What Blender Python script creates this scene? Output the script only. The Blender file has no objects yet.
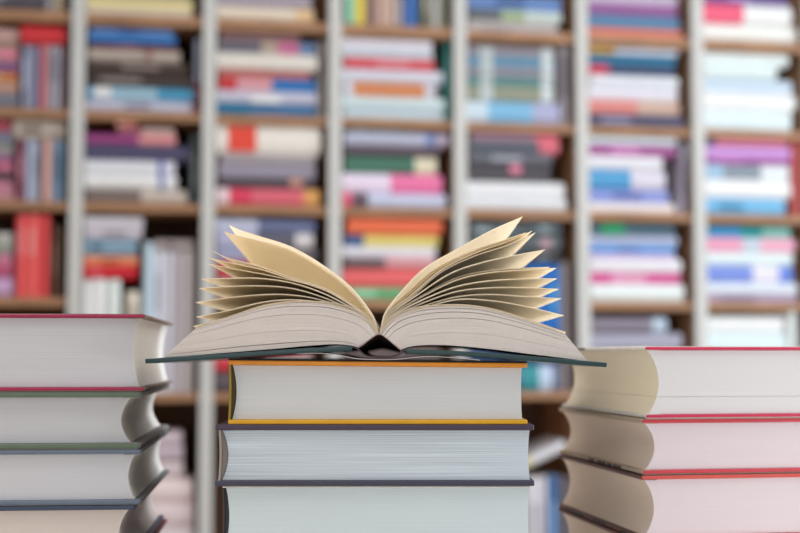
import bpy, bmesh, math, random
from mathutils import Vector, Matrix
random.seed(7)
S = bpy.context.scene
COL = S.collection
PI = math.pi

# ------------------------------------------------------------------ camera
F = 800 / 36 * 60.0                     # focal length in pixels (60 mm lens)
PITCH = math.atan(88.5 / F)
CAMZ = 1.0
cam = bpy.data.cameras.new('camera'); cam.lens = 60; cam.sensor_width = 36
co = bpy.data.objects.new('camera', cam); COL.objects.link(co)
co.location = (0, 0, CAMZ); co.rotation_euler = (PI / 2 + PITCH, 0, 0)
cam.dof.use_dof = True; cam.dof.focus_distance = 0.972; cam.dof.aperture_fstop = 4.2
cam.clip_start = 0.05
S.camera = co

def ray(px, py):
    dx, dy = (px - 400) / F, (266.5 - py) / F
    return Vector((dx, math.cos(PITCH) - dy * math.sin(PITCH), math.sin(PITCH) + dy * math.cos(PITCH)))
def at(px, py, Y):
    d = ray(px, py)
    return Vector((0, 0, CAMZ)) + d * (Y / d.y)

# ------------------------------------------------------------------ materials
def lin(c):
    c = c / 255
    return c / 12.92 if c <= 0.04045 else ((c + 0.055) / 1.055) ** 2.4
def col(r, g, b): return (lin(r), lin(g), lin(b), 1)
_m = {}
def nodes(name):
    m = bpy.data.materials.new(name); m.use_nodes = True
    nt = m.node_tree; p = nt.nodes['Principled BSDF']
    return m, nt, p
def noise_mix(nt, p, c, amt, scale, stretch=(1, 1, 1), coord='Object', detail=3):
    tc = nt.nodes.new('ShaderNodeTexCoord'); mp = nt.nodes.new('ShaderNodeMapping')
    mp.inputs['Scale'].default_value = stretch
    n = nt.nodes.new('ShaderNodeTexNoise'); n.inputs['Scale'].default_value = scale; n.inputs['Detail'].default_value = detail
    r = nt.nodes.new('ShaderNodeValToRGB')
    lo = tuple(max(0, x * (1 - amt)) for x in c[:3]) + (1,)
    hi = tuple(min(1, x * (1 + amt * .5)) for x in c[:3]) + (1,)
    r.color_ramp.elements[0].position = .3; r.color_ramp.elements[1].position = .7
    r.color_ramp.elements[0].color = lo; r.color_ramp.elements[1].color = hi
    L = nt.links.new
    L(tc.outputs[coord], mp.inputs['Vector']); L(mp.outputs[0], n.inputs['Vector'])
    L(n.outputs['Fac'], r.inputs['Fac']); L(r.outputs['Color'], p.inputs['Base Color'])
    return n
def cloth(c, rough=.5, amt=.08, name='cover'):
    key = (tuple(round(x, 3) for x in c), rough, amt)
    if key in _m: return _m[key]
    m, nt, p = nodes(name); p.inputs['Roughness'].default_value = rough
    noise_mix(nt, p, c, amt, 60)
    _m[key] = m; return m
def paper_edge(c, lines=.16, scale=220, name='page_edges', bump=.25):
    """paper block seen from its trimmed sides: fine lines along the sheets"""
    m, nt, p = nodes(name); p.inputs['Roughness'].default_value = .75
    n = noise_mix(nt, p, c, lines, 1.0, (1.5, scale, 1), 'UV', 4)
    b = nt.nodes.new('ShaderNodeBump'); b.inputs['Strength'].default_value = bump; b.inputs['Distance'].default_value = .0004
    nt.links.new(n.outputs['Fac'], b.inputs['Height']); nt.links.new(b.outputs[0], p.inputs['Normal'])
    return m
def leaf_paper(c, t, name='leaf_paper', k=.4):
    m, nt, p = nodes(name); p.inputs['Roughness'].default_value = .8
    noise_mix(nt, p, c, .05, 40)
    tr = nt.nodes.new('ShaderNodeBsdfTranslucent'); tr.inputs['Color'].default_value = t
    mx = nt.nodes.new('ShaderNodeMixShader'); mx.inputs[0].default_value = k
    out = nt.nodes['Material Output']
    nt.links.new(p.outputs[0], mx.inputs[1]); nt.links.new(tr.outputs[0], mx.inputs[2]); nt.links.new(mx.outputs[0], out.inputs['Surface'])
    return m
def wood(c, name='wood'):
    m, nt, p = nodes(name); p.inputs['Roughness'].default_value = .55
    noise_mix(nt, p, c, .35, 6, (2, 2, 22), 'Object', 5)
    return m
def plain(c, rough=.6, amt=.06, scale=8, name='paint'):
    m, nt, p = nodes(name); p.inputs['Roughness'].default_value = rough
    noise_mix(nt, p, c, amt, scale); return m

# ------------------------------------------------------------------ helpers
def mesh_obj(name, verts, faces, mats, parent=None, midx=None, uvs=None, smooth=False, bevel=0):
    me = bpy.data.meshes.new(name); me.from_pydata([tuple(v) for v in verts], [], faces)
    for m in (mats if isinstance(mats, (list, tuple)) else [mats]): me.materials.append(m)
    if midx:
        for p, i in zip(me.polygons, midx): p.material_index = i
    if uvs:
        ul = me.uv_layers.new(name='UVMap'); k = 0
        for p in me.polygons:
            for j, li in enumerate(p.loop_indices): ul.data[li].uv = uvs[p.index][j]
    bm = bmesh.new(); bm.from_mesh(me); bmesh.ops.recalc_face_normals(bm, faces=bm.faces); bm.to_mesh(me); bm.free()
    if smooth:
        for p in me.polygons: p.use_smooth = True
    o = bpy.data.objects.new(name, me); COL.objects.link(o)
    if parent: o.parent = parent
    if bevel:
        b = o.modifiers.new('Bevel', 'BEVEL'); b.width = bevel; b.segments = 3; b.limit_method = 'ANGLE'
    return o
def box(V, Fc, x0, x1, y0, y1, z0, z1):
    k = len(V)
    V += [(x, y, z) for z in (z0, z1) for y in (y0, y1) for x in (x0, x1)]
    Fc += [tuple(k + i for i in f) for f in ((0, 1, 3, 2), (4, 6, 7, 5), (0, 4, 5, 1), (2, 3, 7, 6), (0, 2, 6, 4), (1, 5, 7, 3))]
def box_obj(name, b, mat, parent=None, bevel=0):
    V, Fc = [], []; box(V, Fc, *b)
    return mesh_obj(name, V, Fc, mat, parent, bevel=bevel)
def thing(name, label, cat, loc, rz=0, group=None):
    o = bpy.data.objects.new(name, None); COL.objects.link(o)
    o.empty_display_size = .02
    o.location = loc; o.rotation_euler = (0, 0, rz); o['label'] = label; o['category'] = cat
    if group: o['group'] = group
    return o
def spline(pts, n):
    """Catmull-Rom through the points, n samples"""
    P = [Vector(p) for p in pts]; P = [P[0] * 2 - P[1]] + P + [P[-1] * 2 - P[-2]]
    seg = []
    for i in range(1, len(P) - 2):
        for k in range(12):
            t = k / 12; a, b, c, d = P[i - 1], P[i], P[i + 1], P[i + 2]
            seg.append(.5 * ((2 * b) + (c - a) * t + (2 * a - 5 * b + 4 * c - d) * t * t + (3 * b - a - 3 * c + d) * t ** 3))
    seg.append(P[-2])
    ln = [0]
    for a, b in zip(seg, seg[1:]): ln.append(ln[-1] + (b - a).length)
    out = []; j = 0
    for i in range(n):
        s = ln[-1] * i / (n - 1)
        while j < len(ln) - 2 and ln[j + 1] < s: j += 1
        f = (s - ln[j]) / max(1e-9, ln[j + 1] - ln[j])
        out.append(seg[j].lerp(seg[j + 1], f))
    return out
def block(name, P, ns, nt_, y0, y1, mat, parent, ny=6, fore=None):
    """solid paper block. P(s,t) -> (x,z); s across the sheets' width, t through their thickness"""
    V, Fc, U, FE = [], [], [], []
    def vid(i, j, k): return (k * (nt_ + 1) + j) * (ns + 1) + i
    for k in range(ny + 1):
        y = y0 + (y1 - y0) * k / ny
        for j in range(nt_ + 1):
            for i in range(ns + 1):
                x, z = P(i / ns, j / nt_); V.append((x, y, z))
    def q(a, b): Fc.append(a); U.append(b)
    for j in range(nt_):
        for i in range(ns):
            uv = [(i / ns, j / nt_), ((i + 1) / ns, j / nt_), ((i + 1) / ns, (j + 1) / nt_), (i / ns, (j + 1) / nt_)]
            for k in (0, ny): q([vid(i, j, k), vid(i + 1, j, k), vid(i + 1, j + 1, k), vid(i, j + 1, k)], uv)
    for k in range(ny):
        for j in range(nt_):
            uv = [(k / ny, j / nt_), ((k + 1) / ny, j / nt_), ((k + 1) / ny, (j + 1) / nt_), (k / ny, (j + 1) / nt_)]
            for i in (0, ns):
                if i == 0: FE.append(len(Fc))
                q([vid(i, j, k), vid(i, j, k + 1), vid(i, j + 1, k + 1), vid(i, j + 1, k)], [(a + .37 * (i > 0), b) for a, b in uv])
        for i in range(ns):
            for j in (0, nt_):
                q([vid(i, j, k), vid(i + 1, j, k), vid(i + 1, j, k + 1), vid(i, j, k + 1)], [(i / ns, j / nt_)] * 4)
    mi = None
    if fore:
        fs = set(FE); mi = [1 if n in fs else 0 for n in range(len(Fc))]; mat = [mat, fore]
    o = mesh_obj(name, V, Fc, mat, parent, midx=mi, uvs=U, smooth=True)
    e = o.modifiers.new('Edges', 'EDGE_SPLIT'); e.split_angle = math.radians(40)
    return o
def ribbon(name, pts, h, y0, y1, mat, parent, ny=2, h1=None, bevel=0, smooth=True, far=None):
    """sheet of thickness h following the (x,z) polyline, extruded in depth"""
    n = len(pts); V, Fc = [], []
    h1 = h if h1 is None else h1
    N = []
    for i in range(n):
        a = pts[max(0, i - 1)]; b = pts[min(n - 1, i + 1)]
        d = (Vector(b) - Vector(a)).normalized(); N.append(Vector((-d.y, d.x)))
    for k in range(ny + 1):
        y = y0 + (y1 - y0) * k / ny
        for i in range(n):
            hh = h + (h1 - h) * i / (n - 1)
            for sg in (-.5, .5):
                c0 = Vector(pts[i]) if far is None else Vector(pts[i]).lerp(Vector(far[i]), k / ny)
                p = c0 + N[i] * hh * sg; V.append((p.x, y, p.y))
    def v(i, s, k): return (k * n + i) * 2 + s
    for k in range(ny):
        for i in range(n - 1):
            for s in (0, 1): Fc.append([v(i, s, k), v(i + 1, s, k), v(i + 1, s, k + 1), v(i, s, k + 1)])
        for i in (0, n - 1): Fc.append([v(i, 0, k), v(i, 1, k), v(i, 1, k + 1), v(i, 0, k + 1)])
    for i in range(n - 1):
        for k in (0, ny): Fc.append([v(i, 0, k), v(i + 1, 0, k), v(i + 1, 1, k), v(i, 1, k)])
    o = mesh_obj(name, V, Fc, mat, parent, smooth=smooth, bevel=bevel)
    if smooth and not bevel:
        e = o.modifiers.new('Edges', 'EDGE_SPLIT'); e.split_angle = math.radians(40)
    return o

# ------------------------------------------------------------------ closed hardback in a stack
def hardback(label, group, corner, rz, m, W, D, T, board, page, fore=.006, spine=.006, overhang=.003, b=.0028,
             spine_mat=None, top_mat=None, jacket=None, Tf=None, split=(), lip=0.0, lining=None, marks=None, fore_mat=None):
    """corner = near corner of the fore-edge end at the bottom; m=+1 book runs to +x (fore-edge left), -1 runs to -x.
    fore>0 hollows the fore-edge, spine>0 rounds the back outwards (<0: sunken). Tf: thickness at the fore-edge."""
    Tf = Tf or T
    r = thing('book', label, 'book', corner, rz, group)
    jt = .0005 if jacket else 0
    sp = spine_mat or board
    def topz(x): return Tf + (T - Tf) * x / W
    # boards
    def brd(name, mat, z_of):
        V, Fc = [], []
        box(V, Fc, 0, 1, 0, D, 0, 1)
        V = [((x * (W + lip)) * m, y, z_of(x * W, z)) for x, y, z in V]
        return mesh_obj(name, V, Fc, mat, r, bevel=.0009)
    lo = brd('lower_board', board, lambda x, z: jt + z * (b - jt))
    up = brd('upper_board', top_mat or board, lambda x, z: topz(x) - jt - (1 - z) * (b - jt))
    # paper, in slabs when a gap shows
    edges = [0] + list(split) + [1]
    pk = 0
    for a, c in zip(edges, edges[1:]):
        g0 = .004 if a > 0 else 0
        def P(s, t, a=a + g0, c=c):
            tt = a + (c - a) * t
            xf = overhang + fore * math.sin(PI * tt) ** .8
            xs = W - .004 + spine * math.sin(PI * tt)
            if spine < 0: xs = W - .0026 + spine * math.sin(PI * tt) ** .8
            x = xf + (xs - xf) * s
            z = b + .0002 + (topz(x) - 2 * b - .0004) * tt
            return (x * m, z)
        block('page_block', P, 14, max(4, int(22 * (c - a))), overhang, D - overhang, page, r, fore=fore_mat)
    # spine strip from board to board
    pts = []
    for i in range(15):
        t = i / 14
        x = W - .0006 + (spine * 1.05 if spine > 0 else spine * .25) * math.sin(PI * t)
        pts.append(Vector((x * m, .0006 + (T - .0012) * t)))
    ribbon('spine', pts, .0014, 0.0004, D - .0004, sp, r)
    if lining:  # solid fill, coloured like the shaded hollow between spine and pages
        def Q(s, t):
            xs = W - .0023 + spine * math.sin(PI * t) ** .8
            xe = W - .0016 + spine * .25 * math.sin(PI * t)
            return ((xs + (xe - xs) * s) * m, b + .0003 + (T - 2 * b - .0006) * t)
        block('spine_lining_shade', Q, 2, 14, overhang + .0006, D - overhang - .0006, lining, r)
    if jacket:
        for z_of, nm in ((lambda x, z: z, 0), (lambda x, z: topz(x) - z, 1)):
            prof = [(W * .98, .00025), (W * .5, .00025), (.0015, .00025), (-.0004, .0008), (-.0004, b * .75), (.0006, b + .0001), (.012, b + .0003)]
            pts = [Vector((x * m, z_of(max(x, 0), z))) for x, z in prof]
            jk = ribbon('dust_jacket', pts, .00045, .0006, D - .0006, jacket, r, smooth=False)
            if marks and nm == marks[0]:
                V, Fc = [], []
                for (ya, yb) in marks[1]:
                    zz = sorted((z_of(0, .0005), z_of(0, b * .85)))
                    box(V, Fc, min(-.0009 * m, -.0006 * m), max(-.0009 * m, -.0006 * m), ya, yb, *zz)
                mesh_obj('printed_mark', V, Fc, marks[2], jk)
    return r

# page papers
pe_white = paper_edge(col(232, 229, 226), name='white_page_edges')
pe_cool = paper_edge(col(214, 228, 242), .34, 90, name='cool_page_edges', bump=.5)
pe_pale = paper_edge(col(214, 228, 234), .1, name='pale_page_edges')
pe_cream = paper_edge(col(238, 226, 206), .1, name='cream_page_edges')
fe_lit_cream = paper_edge(col(248, 236, 212), .06, name='lit_cream_fore_edge')  # fore-edge colours lifted to paint in side light the stacks lack
fe_lit_white = paper_edge(col(246, 244, 240), .06, name='lit_white_fore_edge')
fe_lit_tan = paper_edge(col(236, 214, 194), .06, name='lit_tan_fore_edge')
pe_left = paper_edge(col(212, 214, 222), .12, name='grey_page_edges')
pe_rose = paper_edge(col(228, 214, 218), .08, name='rose_page_edges')
pe_rcream = paper_edge(col(226, 222, 223), .06, name='ivory_page_edges')

# ------------------------------------------------------------------ the stack in the middle
YF = 0.97
def Z(py, Y): return at(400, py, Y).z
def X(px, Y, py=420): return at(px, py, Y).x
TABLE_Z = Z(672, YF)
gc = 'closed books of the middle stack'
def mid(label, xl, xr, ytop, ybot, board, page, **k):
    xf, xs = X(xr, YF), X(xl, YF)
    zb, zt = Z(ybot, YF), Z(ytop, YF)
    return hardback(label, gc, (xf, YF + k.pop('dy', 0), zb), 0, -1, xf - xs, k.pop('D', .25), zt - zb, board, page, **k)
yellow = cloth(col(225, 170, 30), .4); orange = cloth(col(235, 150, 40), .4); olive = cloth(col(150, 130, 40), .5)
plum = cloth(col(72, 60, 80), .45); slate = cloth(col(66, 66, 86), .45); taupe = cloth(col(160, 150, 142), .6)
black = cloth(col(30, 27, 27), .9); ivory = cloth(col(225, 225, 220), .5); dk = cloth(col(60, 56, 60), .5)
b1 = mid('closed hardback with yellow lower board, directly under the open book', 228, 527.5, 360.0, 424.4, yellow, paper_edge(col(218, 222, 226), .1, name='grey_white_page_edges'),
         lining=cloth(col(92, 74, 56), .7), fore=.0006, spine=-.0030, overhang=.0036, b=.0034, spine_mat=olive, top_mat=orange, Tf=Z(363.0, YF) - Z(424.4, YF), dy=.0)
# black paper on the outside of its upper board
Wb = X(527.5, YF) - X(228, YF)
T0 = Z(363.0, YF) - Z(424.4, YF); T1 = Z(360.0, YF) - Z(424.4, YF)
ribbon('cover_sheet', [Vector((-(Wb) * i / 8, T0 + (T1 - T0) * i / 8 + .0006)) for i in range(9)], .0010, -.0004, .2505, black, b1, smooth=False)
mid('closed hardback with dark plum boards, second below the open book', 218.5, 534, 424.6, 486, slate, pe_cool,
    lining=cloth(col(150, 140, 134), .7), fore=.0012, spine=-.0045, overhang=.003, b=.0040, spine_mat=taupe, top_mat=plum, lip=.002, dy=-.001)
mid('thick book with pale thin boards, lowest in sight in the middle stack', 222.5, 530.5, 486.3, 549, ivory, pe_pale,
    lining=dk, fore=.0008, spine=-.0025, overhang=.0012, b=.0014, spine_mat=dk, dy=.002)
mid('grey hardback lying under the thick pale book, below the picture edge', 222, 529, 549.3, 612, slate, pe_white, fore=.002, spine=.003)
mid('brown hardback on the table top at the bottom of the middle stack', 220, 532, 612.3, 672, cloth(col(110, 80, 60)), pe_cream, fore=.002, spine=.003)

# ------------------------------------------------------------------ the stack on the left
YL = 0.985
gl = 'closed books of the left stack'
RZL = math.radians(5.2)
def left(label, xr, ytop, ybot, board, page, **k):
    return hardback(label, gl, (at(xr, 400, YL).x, YL, Z(ybot, YL)), RZL, -1, .175, k.pop('D', .262), Z(ytop, YL) - Z(ybot, YL), board, page, **k)
crimson = cloth(col(165, 38, 84), .4); green = cloth(col(98, 116, 98), .45); bluegrey = cloth(col(104, 118, 138), .45); navy = cloth(col(62, 74, 98), .45)
left('thick closed hardback with crimson boards on top of the left stack', 143.5, 313.8, 391.2, crimson, pe_left, fore_mat=fe_lit_white, fore=.0048, spine=.008, overhang=.0035, b=.0030,
     jacket=cloth(col(150, 132, 122)))
left('closed hardback with grey green boards, second in the left stack', 139.5, 391.7, 448.8, green, pe_left, fore_mat=fe_lit_white, fore=.0075, spine=.008, overhang=.0065, b=.0040,
     jacket=cloth(col(140, 140, 140)))
left('closed hardback with blue grey boards, third in the left stack', 141, 449.2, 504.6, bluegrey, pe_left, fore_mat=fe_lit_white, fore=.0052, spine=.008, overhang=.004, b=.0034,
     jacket=cloth(col(120, 124, 132)))
left('closed hardback with navy upper board, fourth in the left stack', 135.5, 505, 562, navy, paper_edge(col(220, 209, 204), .1, name='warm_page_edges'), fore=.007, spine=.008, overhang=.004, b=.0034)
zl = Z(562.4, YL)
hardback('closed hardback with red boards on the table under the left stack', gl, (at(140, 400, YL).x, YL, TABLE_Z), RZL, -1, .178, .262, zl - TABLE_Z, cloth(col(130, 50, 50)), pe_white, fore=.008)

# ------------------------------------------------------------------ the stack on the right
YR = 1.03
gr = 'closed books of the right stack'
RZR = math.radians(9.4)
def right(label, xl, ytop, ybot, board, page, **k):
    return hardback(label, gr, (at(xl, 420, YR).x, YR + k.pop('dy', 0), Z(ybot, YR)), RZR, 1, .185, k.pop('D', .228), Z(ytop, YR) - Z(ybot, YR), board, page, **k)
rose = cloth(col(206, 44, 84), .4); red2 = cloth(col(208, 66, 80), .4); red3 = cloth(col(214, 84, 74), .4)
darkprint = cloth(col(70, 55, 50), .5)
right('thick closed hardback with crimson boards and white jacket atop the right stack', 646.5, 346.2, 418.6, rose, pe_rcream, fore=.0088, spine=.008, overhang=.0022, b=.0030,
      jacket=cloth(col(226, 220, 212)), split=(.27,), fore_mat=fe_lit_cream, marks=(1, [(.155, .185)], darkprint))
right('closed hardback with red boards and beige jacket, second in the right stack', 643, 419, 475, red2, pe_rose, fore_mat=fe_lit_tan, fore=.0080, spine=.008, overhang=.0022, b=.0034,
      jacket=cloth(col(190, 168, 145)), marks=(0, [(.05, .07), (.074, .086), (.09, .112), (.12, .135)], darkprint), dy=.002)
right('closed hardback with orange red upper board, third in the right stack', 641.5, 475.4, 541, red3, pe_rose, fore_mat=fe_lit_tan, fore=.0080, spine=.008, overhang=.0022, b=.0034,
      jacket=cloth(col(110, 72, 66)), marks=(0, [(.02, .05), (.09, .12), (.15, .2)], cloth(col(50, 34, 34))), dy=.001)
right('closed hardback with pinkish pages showing only its far corner, lowest of the right stack', 640, 541.4, 603, red3, pe_rose, fore_mat=fe_lit_tan, fore=.0080, spine=.008, overhang=.0022,
      jacket=cloth(col(120, 80, 74)))
zr = Z(603.4, YR)
hardback('closed grey hardback on the table under the right stack', gr, (at(640, 420, YR).x, YR, TABLE_Z), RZR, 1, .185, .228, zr - TABLE_Z, slate, pe_white, fore=.01)

# ------------------------------------------------------------------ the open book
Y0 = 0.9665; DP = .236
base = at(380, 358, Y0 + .1)
OB = thing('open_book', 'open hardback with fanned yellowed pages lying on the middle stack', 'book', base)
def q(px, py, Y=Y0 + .003):
    p = at(px, py, Y) - base
    return Vector((p.x, p.z))
def qs(l, n, Y=Y0 + .003): return spline([q(*p, Y) for p in l], n)
y0 = Y0 - base.y; y1 = y0 + DP
teal = cloth(col(42, 70, 74), .35); tealdark = cloth(col(78, 66, 70), .95)
lb = ribbon('cover_board', qs([(145, 361.2), (200, 357.6), (260, 353.6), (310, 350.4), (352, 348.2)], 14, Y0), .0034, y0, y1, teal, OB, bevel=.0006)
rb = ribbon('cover_board', qs([(607, 364.9), (560, 361.0), (510, 356.8), (460, 353.4), (406, 351.4)], 14, Y0), .0034, y0, y1, teal, OB, bevel=.0006)
ribbon('spine', qs([(351, 347.6), (355, 347.4), (359, 350.0), (364, 354.6), (370, 356.7), (380, 357.3), (391, 356.9), (397, 355.2), (401, 351.6), (404, 350.4), (407, 350.8)], 30, Y0), .0009, y0 + .0004, y1 - .0004, tealdark, OB)
jk = cloth(col(214, 206, 208), .9, name='jacket_paper')
ribbon('dust_jacket', qs([(296, 353.6), (318, 353.2), (335, 354.4), (348, 357.0), (358, 358.8), (380, 359.6), (398, 359.3), (412, 357.6), (430, 356.4), (452, 357.6), (480, 360.2)], 30, Y0), .0005, y0 + .001, y1 - .001, jk, OB)
pe_open = paper_edge(col(238, 230, 226), .22, 120, name='open_page_edges', bump=.8)
arch_l = [(357.5, 347.6), (362, 344.6), (368, 340), (374, 335.6), (377.6, 333.8)]
arch_r = [(401.5, 350.2), (396, 345.6), (390, 340.4), (384, 335.6), (380.4, 333.8)]
AR = qs(arch_l + arch_r[::-1], 30)
FL = qs([(357.5, 352), (364, 353.2), (380, 354), (396, 353.6), (401.5, 352.6)], 30)
ribbon('spine_lining_shade', AR, .0010, y0 + .0035, y1 - .0035, cloth(col(205, 186, 184), .8), OB, far=[a.lerp(b, .68) for a, b in zip(AR, FL)], ny=6)  # lining shaped to sag at the far end, keeping the hollow dark
def half(bottom, top, outer_shift, cuts):
    B = qs(bottom, 31); T = qs(top, 31)
    for (a, c) in cuts:
        def P(s, t, a=a, c=c):
            tt = a + (c - a) * t
            i = s * 30; i0 = min(29, int(i)); f = i - i0
            bb = B[i0].lerp(B[i0 + 1], f); tp = T[i0].lerp(T[i0 + 1], f)
            bow = 4 * tt * (1 - tt) * .0016 * math.sin(PI * s)
            p = bb.lerp(tp, tt); return (p.x, p.y + bow)
        block('page_block', P, 30, max(3, int(26 * (c - a))), y0 + .0031, y1 - .003, pe_open, OB)
half([(357.5, 347.0), (350, 345.4), (335, 344.2), (310, 345.6), (270, 349.2), (225, 352.8), (190, 355.6), (163, 357.4)],
     [(377.4, 333.0), (371.5, 322), (360, 314), (345, 308), (328, 304), (300, 302.6), (270, 305.6), (240, 314), (218, 321), (196, 328)], 0,
     [(0, .09), (.102, .34), (.344, .70), (.708, .90), (.912, 1)])
half([(401.5, 349.4), (408, 347.0), (422, 345.2), (450, 345.4), (490, 349.0), (530, 354.0), (560, 357.6), (588, 361.2)],
     [(380.6, 333.0), (386, 325), (395, 317), (408, 311.5), (428, 307.5), (455, 306), (480, 308), (505, 314), (535, 323.5), (565, 334)], 0,
     [(0, .30), (.305, .66), (.672, .82), (.835, .93), (.944, 1)])
gold = leaf_paper(col(250, 245, 236), col(254, 246, 230), k=.70)
G1 = (377.6, 333.4); G2 = (380.4, 333.4)
Lv = [
 [G1, (375, 322), (370, 311.5), (351, 287.5), (325, 266.8), (292.5, 247.5), (260, 236.5), (240, 230), (229, 225)],
 [G1, (374.4, 322), (369, 313), (350, 290), (324, 269.5), (292, 251), (260, 241), (238, 236), (224, 231.5)],
 [G1, (373.8, 323), (368, 316.5), (357, 308), (325, 288.5), (292.5, 278), (260, 266.4), (228, 258), (213, 251)],
 [G1, (373.8, 323.4), (368, 317), (357, 309), (325, 290), (292.5, 279.6), (260, 269), (228, 262.4), (209.3, 257.8)],
 [G1, (373.4, 324), (367, 317), (341, 298), (312, 285.5), (286, 279), (260, 273.4), (228, 267.8), (208, 263.6)],
 [G1, (373, 324.6), (366, 317.6), (357, 311), (325, 294), (292.5, 283), (260, 278.2), (228, 278.2), (201.5, 279)],
 [G1, (372.6, 325), (366, 318), (357, 312.5), (325, 298), (292.5, 288.4), (260, 285.6), (228, 286.4), (199, 288.4)],
 [G1, (372.6, 325.4), (365, 319), (338, 305.4), (312, 297.8), (286, 294.4), (260, 294.6), (228, 297.6), (195, 302.4)],
 [G1, (372.2, 325.8), (364, 319.6), (341, 307.4), (312, 301.2), (286, 299.8), (260, 302.6), (228, 310.4), (196, 317)],
 [G1, (372, 326), (364, 320), (341, 308.2), (312, 302.2), (286, 301.6), (260, 306), (228, 317), (193, 326.4)],
 [G1, (373, 322), (362, 312.6), (345, 305.8), (328, 302.4), (300, 301.4), (270, 304.6), (240, 313), (218, 320.2), (195, 326.9)],
 [G1, (374, 324.4), (364, 315), (346, 307.4), (328, 303.2), (300, 302), (270, 305.2), (240, 313.6), (218, 320.7), (195, 327.5)]]
Rv = [
 [G2, (382.5, 322), (387, 310), (402, 291), (425, 268), (457.5, 249), (490, 231), (522.5, 216.6)],
 [G2, (383, 323), (388.5, 312), (409, 297), (441, 270), (474, 253.4), (506, 242), (532, 231)],
 [G2, (383.2, 323.4), (389, 313), (410, 298.4), (441, 272), (474, 256), (506, 245.5), (535.5, 232.6)],
 [G2, (383.6, 324), (390, 314), (418.5, 294), (451, 273), (483.5, 262), (516, 255), (545, 249.6)],
 [G2, (384, 324.4), (392.5, 314), (425, 295), (457.5, 279.6), (490, 272.4), (522.5, 270), (556.6, 268)],
 [G2, (384.4, 324.8), (393.5, 315), (425, 298.6), (457.5, 286.2), (490, 280.6), (522.5, 278.8), (557, 278.6)],
 [G2, (384.8, 325.2), (394.5, 316), (425, 302), (457.5, 291.2), (490, 287.6), (522.5, 287.4), (559, 289)],
 [G2, (385, 325.6), (395.5, 317), (425, 305.4), (457.5, 296.6), (490, 294.2), (522.5, 296.2), (561.5, 298.5)],
 [G2, (385.4, 326), (396.5, 318), (425, 307.6), (457.5, 299.4), (490, 300.4), (522.5, 305.6), (564, 315.4)],
 [G2, (385.8, 326.2), (397, 318.4), (425, 308.6), (457.5, 304.6), (490, 308.2), (522.5, 317.4), (566, 332.4)],
 [G2, (384.6, 324.4), (394, 315.6), (408, 309.8), (428, 306), (455, 304.8), (480, 307), (505, 313), (535, 322.6), (565.4, 333)],
 [G2, (384, 326.6), (393, 317.6), (408, 311), (428, 306.8), (455, 305.5), (480, 307.5), (505, 313.5), (535, 323.1), (565.2, 333.5)]]
def fan(L):
    C = [qs(l, 36) for l in L]
    for i, c in enumerate(C):
        fb = {0: .62, 1: .62}.get(i, .12) if L is Lv else {0: .30}.get(i, .10)
        tgt = C[2] if (L is Lv and i < 2) else C[min(i + 1, len(C) - 1)]
        ribbon('leaf', c, .0013, y0 + .0026 + .00011 * ((i * 5) % 12), y1 - .003, gold, OB, h1=.0003, far=[a.lerp(b, fb) for a, b in zip(c, tgt)], ny=4)
        if i + 1 < len(C) and True:                # sheets lying between, close to the leaf below
            for f in {0: (.4, .75), 3: (.6,)}.get(i, ()) if L is Rv else ():
                d = C[i + 1]
                pts = [a.lerp(b, min(.93, f + (.93 - f) * (k / 35) ** 1.2)) for k, (a, b) in enumerate(zip(c, d))]
                pts = pts[:int(36 * (.99 if f > .5 else .97))]
                ribbon('leaf', pts, .0004, y0 + .0041 + .0001 * f, y1 - .003, gold, OB, h1=.0002)
fan(Lv); fan(Rv)

# ------------------------------------------------------------------ table under the stacks
bounce_white = plain(col(236, 232, 228), .4, .04, 6, 'table_bounce_white')  # unseen table kept white to bounce light up under the leaves
tb = thing('display_table', 'low white display table carrying the three stacks of books', 'table', (0, 1.15, 0))
box_obj('table_top', (-.75, .75, -.36, .36, TABLE_Z - .035, TABLE_Z), bounce_white, tb, .003)
for sx in (-1, 1):
    for sy in (-1, 1):
        box_obj('leg', (sx * .68 - .03, sx * .68 + .03, sy * .3 - .03, sy * .3 + .03, 0, TABLE_Z - .0352), bounce_white, tb, .003)

# ------------------------------------------------------------------ bookcase behind
TH = math.radians(10)
AL = Vector((math.cos(TH), math.sin(TH), 0)); INTO = Vector((-math.sin(TH), math.cos(TH), 0))
D0 = 3.0
def wall_pt(px, py):
    d = ray(px, py)
    t = D0 * INTO.y / d.dot(INTO)
    p = d * t
    return p.dot(AL) - D0 * AL.y, p.z + CAMZ         # u along the front, height
BC = thing('bookcase', 'tall brown bookcase with cream upright strips filled with books behind the stacks', 'bookcase', (0, D0, 0), TH)
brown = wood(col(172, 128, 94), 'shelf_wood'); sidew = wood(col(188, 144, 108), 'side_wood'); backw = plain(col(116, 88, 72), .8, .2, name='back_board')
cream = plain(col(204, 204, 201), .5, .03, name='cream_strip')
POST = [-61, 76, 208, 334.5, 460, 582.5, 699, 813]
PU = [wall_pt(x, 200)[0] for x in POST]
ROWY = {'A': (25.8, 36), 'B': (119.6, 128), 'C': (208, 216.5), 'D': (300, 308.5), 'E': (392, 400.5), 'G': (574, 582)}
RZ = {k: (wall_pt(400, a)[1], wall_pt(400, b)[1]) for k, (a, b) in ROWY.items()}
TOP = wall_pt(400, -66)[1]
RZ['T'] = (TOP, TOP - .022); RZ['P'] = (.10, .08)
DEP = .30
PW = .0148
for u in PU:
    up = box_obj('upright', (u - .011, u + .011, .012, DEP, 0, TOP + .2), sidew, BC)
    box_obj('upright_strip', (u - PW, u + PW, -.008, .0118, 0, TOP + .2), cream, up, .002)
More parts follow.
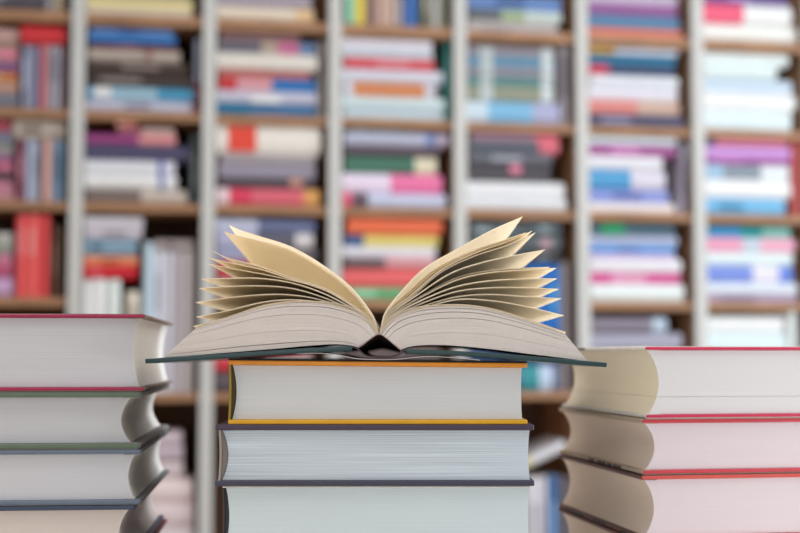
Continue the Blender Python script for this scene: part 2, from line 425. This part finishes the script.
for i in range(len(PU) - 1):
    a, b = PU[i] + .0113, PU[i + 1] - .0113
    for k, (zt, zb) in RZ.items():
        if k == 'D' and i in (1, 4): continue
        box_obj('shelf_board', (a, b, 0.0, DEP - .001, zb, zt), brown, BC, .0015)
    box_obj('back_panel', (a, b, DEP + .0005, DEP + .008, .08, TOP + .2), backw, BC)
box_obj('top_board', (PU[0] - .02, PU[-1] + .02, 0, DEP + .01, TOP + .2003, TOP + .225), brown, BC)

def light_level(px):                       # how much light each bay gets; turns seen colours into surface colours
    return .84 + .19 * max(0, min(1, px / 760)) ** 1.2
PAPER = plain(col(226, 216, 202), .8, .08, 40, 'bookcase_paper')
ORD = ['first', 'second', 'third', 'fourth', 'fifth', 'sixth', 'seventh', 'eighth', 'ninth', 'tenth', 'eleventh', 'twelfth', 'thirteenth', 'fourteenth']
ROWN = {'T0': 'top', 'r1': 'second', 'r2': 'third', 'r3': 'fourth', 'r4': 'fifth', 'r5': 'lowest'}
BAYN = ['first', 'second', 'third', 'fourth', 'fifth', 'sixth', 'seventh']
def surf(c, px):
    k = light_level(px)
    g = sum(c) / 3
    c = [g + (v - g) * .93 for v in c]
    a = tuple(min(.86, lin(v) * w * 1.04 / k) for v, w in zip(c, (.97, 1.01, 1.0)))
    m = cloth(a + (1,), .5, .05); return m
def shelf_book(name_, u0, z0, L, W, T, segs, px, label, cat, group, front, upright=False, lean=0, bar=None, patch=None):
    """L along the spine, W into the shelf, T thick. Flat: spine along the shelf. Upright: spine vertical."""
    loc = Vector((0, D0, 0)) + AL * u0 + INTO * front; loc.z = z0
    r = thing(name_, label, cat, loc, TH, group)
    r.rotation_euler = (0, lean, TH)
    tot = sum(s[0] for s in segs); cuts = [0]; mats = []; mi = []
    for f, c in segs: cuts.append(cuts[-1] + f / tot); mats.append(surf(c, px)); mi.append(len(mats) - 1)
    cuts[-1] = 1.0
    if bar:
        a, b, c = bar; mats.append(surf(c, px)); bi = len(mats) - 1
        cuts = sorted(set(cuts + [a, b]))
    def seg_of(f):
        acc = 0
        for k, (w, c) in enumerate(segs):
            acc += w / tot
            if f < acc + 1e-6: return k
        return len(segs) - 1
    # C-shaped cover: back edge -> lower board -> rounded spine -> upper board
    bt = min(.0018, T * .12); bul = min(.010, T * .34)
    prof = [(W, 0), (bul, 0)]
    ns = 6
    for i in range(1, ns): a = i / ns; prof.append((bul - bul * math.sin(PI * a) ** .7, T * a))
    prof += [(bul, T), (W, T)]
    inn = [(W, bt), (bul + bt, bt)] + [(max(bul - bul * math.sin(PI * i / ns) ** .7 + bt, bt), bt + (T - 2 * bt) * i / ns) for i in range(1, ns)] + [(bul + bt, T - bt), (W, T - bt)]
    n = len(prof); V, Fc, MI = [], [], []
    def tr(x, y, z): return (z, y, L - x) if upright else (x, y, z)
    for f in cuts:
        for p in prof + inn: V.append(tr(f * L, p[0], p[1]))
    st = 2 * n
    for k in range(len(cuts) - 1):
        c = seg_of((cuts[k] + cuts[k + 1]) / 2)
        inbar = bar and cuts[k] >= bar[0] - 1e-6 and cuts[k + 1] <= bar[1] + 1e-6
        for i in range(n - 1):
            Fc.append((k * st + i, k * st + i + 1, (k + 1) * st + i + 1, (k + 1) * st + i)); MI.append(bi if inbar and 3 <= i <= n - 5 else c)
            Fc.append((k * st + n + i, (k + 1) * st + n + i, (k + 1) * st + n + i + 1, k * st + n + i + 1)); MI.append(c)
        for e in (0, n - 1):
            Fc.append((k * st + e, (k + 1) * st + e, (k + 1) * st + n + e, k * st + n + e)); MI.append(c)
    for k in (0, len(cuts) - 1):
        c = 0 if k == 0 else len(segs) - 1
        for i in range(n - 1): Fc.append((k * st + i, k * st + n + i, k * st + n + i + 1, k * st + i + 1)); MI.append(c)
    mesh_obj('cover', V, Fc, mats, r, midx=MI)
    o = .0025
    if upright: box_obj('page_block', (bt + .0001, T - bt - .0001, bul + bt + .0006, W - o, o * .3, L - o), PAPER, r)
    else: box_obj('page_block', (o, L - o, bul + bt + .0006, W - o, bt + .0001, T - bt - .0001), PAPER, r)
    if patch:
        a, b, c0, c1, cc = patch          # along the spine, across the spine
        Vp, Fp = [], []
        if upright: box(Vp, Fp, T * c0, T * c1, -.0008, bul * .6, L * (1 - b), L * (1 - a))
        else: box(Vp, Fp, L * a, L * b, -.0008, bul * .6, T * c0, T * c1)
        lab = mesh_obj('spine_label', Vp, Fp, surf(cc, px), r, bevel=.0006)
        lab['label'] = 'pale label on the spine' if sum(cc) > 540 else 'bright label on the spine'
    return r

def cname(c):
    r, g, b = c
    mx, mn = max(c), min(c); l = (mx + mn) / 2; s = mx - mn
    if s < 26:
        if l > 215: return 'white'
        if l > 185: return 'off-white'
        if l > 140: return 'pale grey'
        if l > 95: return 'mid grey'
        return 'charcoal'
    import colorsys
    h = colorsys.rgb_to_hsv(r / 255, g / 255, b / 255)[0] * 360
    if s < 50 and l > 185:
        return 'cream' if 15 < h < 75 else 'pale blue' if 150 < h < 245 else 'pale lilac' if 245 <= h < 310 else 'pale pink'
    if h < 12 or h > 345: base_ = 'red' if s > 100 else ('pink' if l > 140 else 'maroon')
    elif h < 40: base_ = 'orange' if s > 85 else ('tan' if l > 110 else 'brown')
    elif h < 70: base_ = 'yellow' if s > 80 else 'beige'
    elif h < 160: base_ = 'green'
    elif h < 195: base_ = 'teal'
    elif h < 245: base_ = 'blue' if l > 100 else 'navy'
    elif h < 290: base_ = 'lilac' if l > 140 else 'purple'
    else: base_ = 'pink' if l > 160 else 'magenta'
    pre = 'dark ' if l < 85 and base_ not in ('navy', 'maroon', 'brown', 'charcoal') else 'light ' if l > 165 and s < 110 else ''
    return pre + base_
def cells(bay, row): return 'books on the %s shelf of the %s bay' % (ROWN[row], BAYN[bay])
def describe(segs):
    names = []
    for f, c in sorted(segs, key=lambda s: -s[0]):
        nm = cname(c)
        if nm not in names: names.append(nm)
    return names[0] if len(names) == 1 else names[0] + ' and ' + names[1]
def norm(c): return c if isinstance(c, list) else [(1, c)]
def ceil_of(z, bay):
    up_ = [v[1] for k, v in RZ.items() if v[1] > z + .001 and not (k == 'D' and bay in (1, 4))]
    return min(up_) - .0015
def flat(bay, row, base_z, items, pile='', extra=''):
    """items top to bottom: (x0,x1,y0,colour or segments[,opts])"""
    z = base_z; n = len(items)
    for k in range(n - 1, -1, -1):
        it = items[k]; x0, x1, yt, c = it[:4]; op = it[4] if len(it) > 4 else {}
        xm = (x0 + x1) / 2
        u0 = max(wall_pt(x0, yt)[0], PU[bay] + .0175); u1 = min(wall_pt(x1, yt)[0], PU[bay + 1] - .0175)
        zt = min(max(wall_pt(xm, yt)[1], z + .007), ceil_of(z, bay))
        segs = norm(c); rr = random.Random(bay * 100 + k * 7 + len(row) + int(yt))
        bar = None
        if len(segs) == 1 and 'patch' not in op and rr.random() < .6 and sum(segs[0][1]) < 600:
            a = rr.uniform(.1, .4); bright = sum(segs[0][1]) < 420
            cc = tuple(min(250, v + 70) if bright else max(20, v - 70) for v in segs[0][1])
            bar = (a, a + rr.uniform(.2, .4), cc)
        lab = '%s flat book, %s from %stop, %s shelf, %s bay from left' % (describe(segs), ORD[k], pile, ROWN[row], BAYN[bay])
        if n == 1: lab = '%s flat book %s, %s shelf, %s bay from left' % (describe(segs), extra or 'on the row', ROWN[row], BAYN[bay])
        shelf_book('book', u0, z, u1 - u0, op.get('W', rr.uniform(.15, .19)), zt - z - .0004, segs, xm, lab, 'book', cells(bay, row),
                   op.get('front', rr.uniform(.004, .016)), bar=bar, patch=op.get('patch'))
        z = zt
    return z
def stand(bay, row, base_z, items, extra='row'):
    """items left to right: (x0,x1,ytop,colour or segments[,opts])"""
    for k, it in enumerate(items):
        x0, x1, yt, c = it[:4]; op = it[4] if len(it) > 4 else {}
        xm = (x0 + x1) / 2
        u0 = wall_pt(x0, yt)[0] + .0004; u1 = wall_pt(x1, yt)[0] - .0004
        u0 = max(u0, PU[bay] + .0175); u1 = min(u1, PU[bay + 1] - .0175)
        h = min(wall_pt(xm, yt)[1], ceil_of(base_z, bay)) - base_z
        segs = norm(c)
        word = 'leaning' if op.get('lean') else 'upright'
        if len(items) == 1: lab = '%s book %s beside the pile, %s shelf, %s bay from left' % (describe(segs), word, ROWN[row], BAYN[bay])
        else: lab = '%s %s book, %s in its %s, %s shelf, %s bay from left' % (describe(segs), word, ORD[k], extra, ROWN[row], BAYN[bay])
        rr = random.Random(bay * 31 + k + int(yt))
        bar = None
        if len(segs) == 1 and rr.random() < .6:
            bright = sum(segs[0][1]) < 420; a = rr.uniform(.1, .3)
            bar = (a, a + rr.uniform(.25, .5), tuple(min(250, v + 60) if bright else max(20, v - 60) for v in segs[0][1]))
        le = op.get('lean', 0)
        shelf_book('book', u0, base_z + (max(0, math.sin(-le)) * 0 + abs(math.sin(le)) * (u1 - u0) if le > 0 else 0), h, op.get('W', rr.uniform(.13, .17)), u1 - u0, segs, xm, lab, 'book', cells(bay, row),
                   op.get('front', rr.uniform(.006, .018)), True, le, bar=bar)
def sz(k): return RZ[k][0] + .0003
def yz(px, y): return wall_pt(px, y)[1]

# ---- first bay from the left (cut by the picture edge)
stand(0, 'T0', sz('A'), [(45, 53, -42, (150, 142, 146)), (54, 64, -46, (172, 150, 130))])
flat(0, 'T0', sz('A'), [(-38, 43, -12, (95, 88, 98)), (-36, 44, 0, (70, 66, 78))])
stand(0, 'r1', sz('B'), [(21, 29, 44, (125, 127, 152)), (29, 36, 45, (140, 140, 160)), (36, 39.5, 44, (85, 62, 122)), (39.5, 47, 43.5, (196, 108, 108)),
                         (47, 54, 44, (158, 160, 178)), (54, 61, 45, (172, 170, 182)), (61.5, 66, 46, (122, 90, 106))])
flat(0, 'r1', yz(43, 43) + .0012, [(20.5, 66, 24.5, (208, 42, 50))], extra='on the upright books')
flat(0, 'r1', sz('B'), [(-35, 18, 25, (196, 154, 150)), (-32, 17, 39, (150, 126, 112)), (-34, 17, 47, (220, 128, 148)), (-30, 18, 58, (150, 120, 140)), (-35, 18, 64, (130, 70, 128)),
                        (-33, 17, 71, (216, 130, 72)), (-34, 17, 78, (186, 142, 126)), (-36, 18, 92, (112, 114, 130))])
stand(0, 'r2', sz('C'), [(15.5, 25, 139, (146, 78, 100)), (25, 33, 139, (155, 162, 186)), (33, 40, 140, (168, 170, 188)), (40, 43, 140, (105, 70, 95)), (43, 51, 139, (212, 160, 146)),
                         (51.5, 58, 139, (118, 150, 186)), (58, 64, 140, (128, 155, 184))])
flat(0, 'r2', yz(40, 138.6) + .0012, [(13, 65, 118.5, (176, 160, 150))], extra='on the upright books')
flat(0, 'r2', sz('C'), [(-34, 10.5, 118, (168, 68, 86)), (-34, 12, 131, (120, 122, 145)), (-30, 12, 142, (150, 152, 140)), (-34, 11, 151, (150, 110, 140)), (-35, 12, 160, (200, 108, 138)), (-32, 12, 171, (72, 62, 66)),
                        (-34, 12, 179, (192, 120, 142)), (-36, 13, 190, (188, 132, 142))], )
stand(0, 'r3', sz('D'), [(15, 26.5, 214, (222, 72, 74)), (26.5, 38, 213.5, (226, 84, 80)), (38, 49.5, 214, (216, 58, 62)), (51, 57.5, 224, (92, 64, 48)), (58, 65, 226, (84, 58, 44))])
flat(0, 'r3', sz('D'), [(-34, 11, 232, (190, 186, 184)), (-32, 12, 242, (146, 150, 140)), (-35, 11, 253, (208, 128, 158)), (-33, 12, 264, (180, 80, 112)), (-36, 12, 277, (188, 150, 190))])
# ---- second bay
flat(1, 'T0', sz('A'), [(86, 190, -18, (150, 130, 120)), (87, 193, -3, (236, 206, 150)), (86, 192, 7.5, (216, 202, 186))])
flat(1, 'r1', sz('B'), [(90, 173, 27, (112, 142, 200)), (89, 176, 34, (26, 110, 180)), (90, 176, 43, (120, 50, 60)), (88, 180, 47, (180, 164, 154), {'patch': (.62, .7, .1, .9, (150, 110, 105))}),
                        (89, 188, 60, (74, 58, 52)), (89, 193, 72, (64, 52, 48)), (87, 194, 86.5, [(12, (80, 150, 195)), (50, (150, 185, 205)), (33, (66, 146, 186))], {'patch': (.06, .22, .1, .9, (252, 240, 220))}), (86, 192, 98.5, (186, 182, 202))])
stand(1, 'r1', sz('B'), [(195, 200.5, 38, [(42, (150, 152, 178)), (30, (132, 42, 56))])])
flat(1, 'r2', sz('C'), [(116, 136, 119.5, (194, 118, 104), {'W': .08}), (118, 174, 127, [(24, (160, 90, 105)), (31, (206, 172, 168))]), (86, 176, 133, [(52, (152, 62, 126)), (38, (216, 138, 142))]), (85, 190, 143.5, (70, 66, 98)),
                        (80, 175, 159.5, [(76, (214, 212, 226)), (6, (95, 100, 175)), (12, (208, 206, 226))]), (79, 177, 174.5, [(76, (224, 218, 222)), (6, (120, 125, 185)), (13, (218, 214, 224))]),
                        (86, 187, 188.5, [(54, (120, 104, 100)), (46, (190, 174, 164))])])
stand(1, 'r2', sz('C'), [(190.5, 199, 134, (62, 72, 76))])
e1 = sz('E')
stand(1, 'r3', e1, [(81, 92, 280, (226, 220, 222)), (92, 105, 279, (222, 218, 222)), (105, 120, 279.5, (210, 214, 212)), (125, 140, 291, (214, 200, 186)), (143.5, 153, 242, (186, 204, 220)), (153, 163, 250.5, (204, 202, 214)), (163, 172, 251, (198, 192, 202)),
                    (172, 181, 251, (180, 170, 178)), (181, 195.5, 250.5, (192, 182, 184))])
flat(1, 'r3', yz(96, 278.4), [(84, 143, 216, (204, 196, 206)), (85, 142, 227, (194, 184, 196)), (81, 137, 238.5, (122, 152, 174)), (83, 138, 255.5, (226, 132, 94)), (82, 137, 265, (206, 26, 42))])
flat(1, 'r3', yz(175, 250) + .0005, [(155, 195, 239, (166, 150, 150))], extra='on the tall row')
flat(1, 'r5', sz('G'), [(100, 182, 432, (200, 180, 188)), (98, 183, 446, (186, 166, 178)), (100, 183, 462, (204, 186, 190)), (90, 193, 480, (222, 200, 200)), (88, 194, 504, (212, 192, 194)), (90, 194, 530, (206, 190, 194)), (88, 192, 552, (190, 180, 190))])
# ---- third bay
flat(2, 'T0', sz('A'), [(218, 312, -8, (166, 152, 168)), (217, 314, 5.5, [(80, (226, 208, 188)), (18, (226, 188, 142))])])
flat(2, 'r1', sz('B'), [(221, 300, 28, (142, 106, 106)), (219, 316, 39, [(36, (104, 98, 112)), (14, (176, 156, 140)), (18, (196, 100, 142)), (14, (100, 126, 168))]), (217, 318, 52, (220, 210, 202)), (219, 311, 68.5, (182, 98, 94)),
                        (219, 316, 77.5, [(18, (202, 50, 56)), (35, (216, 150, 160)), (44, (26, 110, 182))]), (217, 317, 89.5, (192, 188, 208), {'patch': (.33, .63, .05, .55, (252, 240, 220))}), (217, 317, 102.5, [(32, (10, 110, 150)), (68, (60, 112, 160))])])
stand(2, 'r1', sz('B'), [(318.5, 325.5, 40, (166, 156, 156))])
flat(2, 'r2', sz('C'), [(217, 321, 124.5, (224, 214, 206), {'patch': (.11, .38, .06, .94, (224, 58, 38))}), (221, 316, 153, (162, 150, 156)), (219, 316, 164, (150, 140, 158)), (219, 315, 178, (78, 68, 74), {'patch': (.74, .87, .3, 1, (200, 140, 120))}),
                        (217, 320, 188, [(12, (226, 196, 204)), (22, (216, 52, 84)), (52, (216, 92, 110)), (16, (216, 152, 82))])])
flat(2, 'r3', sz('D'), [(216, 316, 218, [(42, (190, 192, 216)), (58, (104, 112, 150))]), (217, 314, 232, [(40, (176, 170, 200)), (40, (96, 92, 108)), (18, (216, 206, 210))]), (217, 318, 247, [(46, (150, 150, 180)), (54, (92, 84, 92))]),
                        (218, 312, 262, (204, 60, 64)), (217, 316, 279, (150, 140, 150))])
flat(2, 'r4', sz('E'), [(216, 312, 346, (190, 180, 180)), (214.5, 312, 359, (206, 44, 62)), (214.5, 314, 371.5, (88, 76, 84))])
# ---- fourth bay
stand(3, 'T0', sz('A'), [(346, 354.5, -40, (140, 206, 180)), (355, 366, -44, (230, 202, 82)), (367, 377, -42, (142, 110, 106)), (377, 386, -40, (196, 162, 148)), (386, 395, -41, (202, 168, 152)), (395.5, 404, -38, (168, 154, 160)), (404.5, 418, -46, (50, 102, 178)),
                         (418, 422.5, -45, (40, 62, 56)), (423, 430.5, -42, (132, 128, 110)), (431, 440, -44, (178, 172, 168)), (441, 449.5, -43, (130, 130, 112))])
flat(3, 'r1', sz('B'), [(343, 433, 37, (222, 212, 222)), (343, 433, 48, (196, 202, 214)), (345, 435, 57.5, (222, 84, 94)), (343, 444, 68, (212, 212, 228)), (345, 438, 80.5, [(9, (206, 204, 214)), (72, (208, 126, 80)), (12, (200, 192, 202))]),
                        (343, 445, 96.5, (206, 222, 232)), (344, 445, 107.5, (194, 206, 216))])
stand(3, 'r1', sz('B'), [(446, 451.5, 40, (45, 126, 122))])
flat(3, 'r2', sz('C'), [(347, 402, 127, (70, 102, 102)), (345, 450, 131.5, [(80, (182, 182, 206)), (9, (110, 130, 185)), (14, (176, 160, 180))]), (346, 440, 145, (94, 78, 90)), (346, 438, 155, [(70, (62, 112, 92)), (22, (216, 206, 178))]),
                        (343, 443, 173, [(48, (226, 206, 228)), (52, (232, 108, 160))]), (343, 447, 192.5, [(9, (226, 90, 120)), (16, (96, 76, 90)), (77, (190, 192, 218))])])
flat(3, 'r3', sz('D'), [(348, 443, 217.5, (238, 106, 66)), (345, 440, 234, [(20, (62, 90, 142)), (75, (222, 202, 112))]), (343, 437, 246, (222, 216, 226)), (346, 436, 257.5, [(40, (112, 90, 96)), (50, (216, 150, 156))]), (344, 430, 268, (232, 94, 96)),
                        (345, 432, 287.5, (98, 172, 120))])
flat(3, 'r4', sz('E'), [(346, 440, 335, (128, 108, 104)), (345, 442, 352, (96, 80, 80)), (346, 440, 372, (140, 116, 108))])
# ---- fifth bay
flat(4, 'T0', sz('A'), [(469, 562, -6, (100, 132, 192)), (470, 562, 9, [(32, (102, 106, 112)), (24, (166, 182, 142)), (36, (202, 212, 208))]), (469, 558, 19.5, (184, 174, 170)), (468, 560, 28, (192, 186, 204))])
def banded(c): return [(13, c), (12, (190, 196, 198)), (50, c), (11, (206, 210, 214)), (2, c)]
flat(4, 'r1', sz('B'), [(469, 556, 45, banded((152, 142, 152))), (469, 556, 55, banded((100, 146, 176))), (469, 556, 66, banded((146, 140, 152))), (469, 556, 76, banded((94, 146, 146))), (469, 556, 84.5, banded((146, 146, 126))),
                        (464, 560, 101, [(22, (196, 212, 226)), (46, (118, 176, 216)), (28, (166, 166, 202))])])
stand(4, 'r1', sz('B'), [(561.5, 571, 40, (164, 154, 164))])
flat(4, 'r2', sz('C'), [(472, 560, 131.5, [(64, (168, 128, 148)), (24, (228, 112, 130))]), (470, 560, 140, [(70, (92, 96, 108)), (20, (222, 108, 124))]), (471, 553, 152, (102, 102, 114)), (470, 552, 164, (74, 68, 76), {'patch': (.5, .64, .5, 1, (222, 120, 150))}),
                        (465, 566, 181, (228, 224, 228)), (465, 567, 197.5, (220, 218, 224))])
e4 = sz('E')
z4 = flat(4, 'r4', e4, [(471, 560, 331, (120, 125, 140)), (470, 561, 346, (50, 80, 130)), (470, 560, 365.5, [(52, (60, 110, 140)), (17, (40, 142, 152)), (12, (186, 202, 226)), (7, (120, 130, 160))])])
stand(4, 'r3', z4 + .0004, [(528, 539, 264, (22, 112, 202)), (539, 550, 263.5, (18, 108, 198)), (550, 560.5, 265, (24, 116, 204))])
flat(4, 'r3', z4 + .0004, [(472, 524, 222, (84, 96, 102)), (472, 525, 238, (92, 104, 108)), (471, 524, 252, (70, 72, 78)), (472, 525, 268, (120, 124, 130)), (471, 525, 290, (90, 90, 100)), (470, 526, 310, (150, 150, 160))])
flat(4, 'r3', yz(544, 263) + .0012, [(527, 563, 220, (84, 96, 102)), (527, 562, 236, (90, 100, 106), {'patch': (.4, .7, .2, .8, (190, 150, 160))}), (527, 562, 250, (66, 66, 72))], 'short pile ')
stand(4, 'r4', e4, [(562, 571, 262, (150, 138, 142))])
# low part: standing books with a paperback lying slanted across them
stand(4, 'r5', sz('G'), [(500, 512, 476, (196, 186, 190)), (512, 528, 476, (206, 196, 202)), (528.5, 541, 478, (224, 218, 226)), (541, 549, 477, (214, 206, 218)), (549.5, 561, 476, (70, 112, 164)), (561.5, 571, 478, (120, 110, 120))])
u_, z_ = wall_pt(520, 474)
shelf_book('book', u_, z_ + .004, .125, .15, .022, [(30, (226, 214, 170)), (70, (222, 218, 226))], 545,
           'pale slanting paperback lying across the upright books right of the middle stack', 'book', cells(4, 'r5'), .002, lean=-.42)
# ---- sixth bay
flat(5, 'T0', sz('A'), [(591, 680, -9, (206, 190, 214)), (590, 680, 1.5, (154, 92, 152)), (590, 682, 13.5, (84, 132, 172)), (589, 685, 27, [(100, (238, 126, 104))])])
flat(5, 'r1', sz('B'), [(590, 680, 46, [(30, (218, 168, 82)), (70, (216, 216, 232))]), (590, 678, 53, (30, 112, 152)), (590, 676, 64, [(20, (206, 60, 90)), (66, (60, 76, 112))]), (592, 680, 74, (226, 226, 240)), (591, 680, 86, (226, 220, 232)),
                        (590, 682, 99, [(50, (222, 130, 124)), (42, (206, 168, 152))]), (591, 685, 114, (76, 76, 108))])
flat(5, 'r2', sz('C'), [(590, 678, 128.5, (216, 226, 234)), (588, 678, 143.5, (168, 86, 148)), (590, 664, 155, (230, 226, 234)), (591, 667, 169, [(45, (70, 152, 206)), (36, (216, 206, 222))]), (591, 671, 188.5, (140, 150, 216)), (588, 676, 202, (238, 224, 224))])
stand(5, 'r2', sz('C'), [(679, 686, 142, (172, 162, 182), {'lean': .06})])
flat(5, 'r3', sz('D'), [(592, 676, 224, (76, 106, 122), {'patch': (.12, .4, .05, .95, (12, 152, 96))}), (592, 680, 234.5, (182, 186, 216)), (591, 677, 245.5, (70, 150, 218)), (592, 676, 252.5, (204, 182, 222)), (592, 682, 258.5, (234, 226, 234)),
                        (591, 682, 273, [(22, (226, 68, 150)), (34, (236, 150, 190)), (34, (226, 72, 152))]), (593, 686, 283, (228, 236, 242))])
flat(5, 'r4', sz('E'), [(592, 668, 317, [(60, (132, 120, 136)), (14, (184, 198, 218))]), (592, 684, 333, (166, 162, 182)), (592, 682, 350, (190, 186, 196)), (592, 682, 370, (150, 140, 150))])
# ---- seventh bay (cut by the picture edge)
flat(6, 'T0', sz('A'), [(706, 790, -8, (110, 80, 150)), (704, 793, 3, [(41, (248, 88, 124)), (48, (240, 242, 250))]), (705, 800, 22, (240, 240, 232))])
flat(6, 'r1', sz('B'), [(704, 790, 47, (230, 236, 248)), (706, 778, 63.5, (226, 240, 246)), (705, 795, 77.5, (202, 216, 234)), (704, 797, 91.5, (242, 248, 252)), (705, 793, 109.5, (220, 232, 244))])
flat(6, 'r2', sz('C'), [(708, 788, 133, [(9, (70, 80, 120)), (71, (238, 130, 150))]), (706, 793, 144, (208, 152, 222)), (707, 793, 158, (176, 80, 160)), (708, 792, 162.5, [(18, (160, 192, 222)), (38, (138, 148, 164)), (28, (228, 232, 248))]),
                        (704, 793, 178.5, (244, 246, 246)), (708, 788, 197.5, (110, 182, 228))])
stand(6, 'r2', sz('C'), [(795, 803, 141, (228, 104, 104))])
flat(6, 'r3', sz('D'), [(710, 793, 226, [(34, (60, 150, 204)), (22, (30, 152, 152)), (28, (130, 192, 180))]), (708, 797, 237.5, [(36, (248, 160, 190)), (18, (206, 212, 228)), (34, (246, 170, 196))]), (709, 795, 251.5, (224, 240, 250)),
                        (709, 795, 265.5, [(46, (118, 140, 222)), (26, (232, 222, 236)), (14, (100, 130, 220))]), (707, 799, 282, (222, 226, 242)), (710, 800, 295, (178, 152, 182))])
flat(6, 'r4', sz('E'), [(705, 786, 316, (238, 246, 250)), (706, 787, 334, (218, 232, 238)), (706, 787, 356, (210, 220, 230))])
stand(6, 'r4', sz('E'), [(789, 800, 303, (232, 240, 244))])

# ------------------------------------------------------------------ room shell
def struct(name, b, m, rz=0, loc=(0, 0, 0)):
    o = box_obj(name, b, m); o['kind'] = 'structure'; o.rotation_euler = (0, 0, rz); o.location = loc
    return o
struct('floor', (-5, 5, -3, 5, -.05, -.0005), wood(col(140, 112, 88), 'floor_wood'))
struct('wall_back', (-4, 4, .34, .44, 0, 3.2), plain(col(214, 206, 196), .8, name='wall_paint'), TH, (0, D0, 0))

# ------------------------------------------------------------------ light
w = bpy.data.worlds.new('shop'); S.world = w; w.use_nodes = True
bg = w.node_tree.nodes['Background']; bg.inputs['Color'].default_value = (.98, .985, 1.0, 1); bg.inputs['Strength'].default_value = .37
def area(name, loc, target, sx, sy, e, c):
    l = bpy.data.lights.new(name, 'AREA'); l.shape = 'RECTANGLE'; l.size = sx; l.size_y = sy; l.energy = e; l.color = c
    o = bpy.data.objects.new(name, l); COL.objects.link(o); o.location = loc
    o.rotation_euler = (Vector(target) - Vector(loc)).to_track_quat('-Z', 'Y').to_euler(); return o
area('window_daylight', (2.5, 1.75, 1.3), (.5, 2.6, 1.1), 1.6, 1.8, 46, (.88, .95, 1))
area('overhead_fill', (-.7, .75, 2.1), (0, 1.05, .95), .9, .9, 9, (1, .93, .84))  # unseen overhead panel added to fill the stacks' side faces
area('overhead_fill', (.7, .9, 2.2), (.0, 1.1, .95), 1.0, 1.0, 10, (1, .98, .97))  # second unseen overhead panel, added to fill from the right
area('rear_fill', (1.0, 2.0, 2.5), (.4, 1.7, .95), .8, .8, 10, (.97, .98, 1))  # unseen panel added behind to brighten the left stack's right-facing sides
area('warm_fill', (-1.1, .66, .80), (0, 1.05, 1.05), .5, .4, 3.4, (1, .74, .46))  # unseen low panel added to warm the undersides of the left leaves
area('cool_fill', (1.1, .66, .80), (.05, 1.05, 1.05), .5, .4, 5.0, (.90, .96, 1))  # unseen low panel, no window, added to brighten the right leaves' undersides
area('front_fill', (-.12, -.25, 1.12), (.16, 1.1, .97), .5, .5, 1.3, (1, .95, .88))  # unseen panel added beside the camera to reach the right stack's fore-edges

vs = S.view_settings; vs.view_transform = 'Standard'; vs.look = 'None'; vs.exposure = 0.08; vs.gamma = 1; vs.use_curve_mapping = False
S.cycles.use_denoising = True
S.cycles.max_bounces = 8; S.cycles.diffuse_bounces = 5
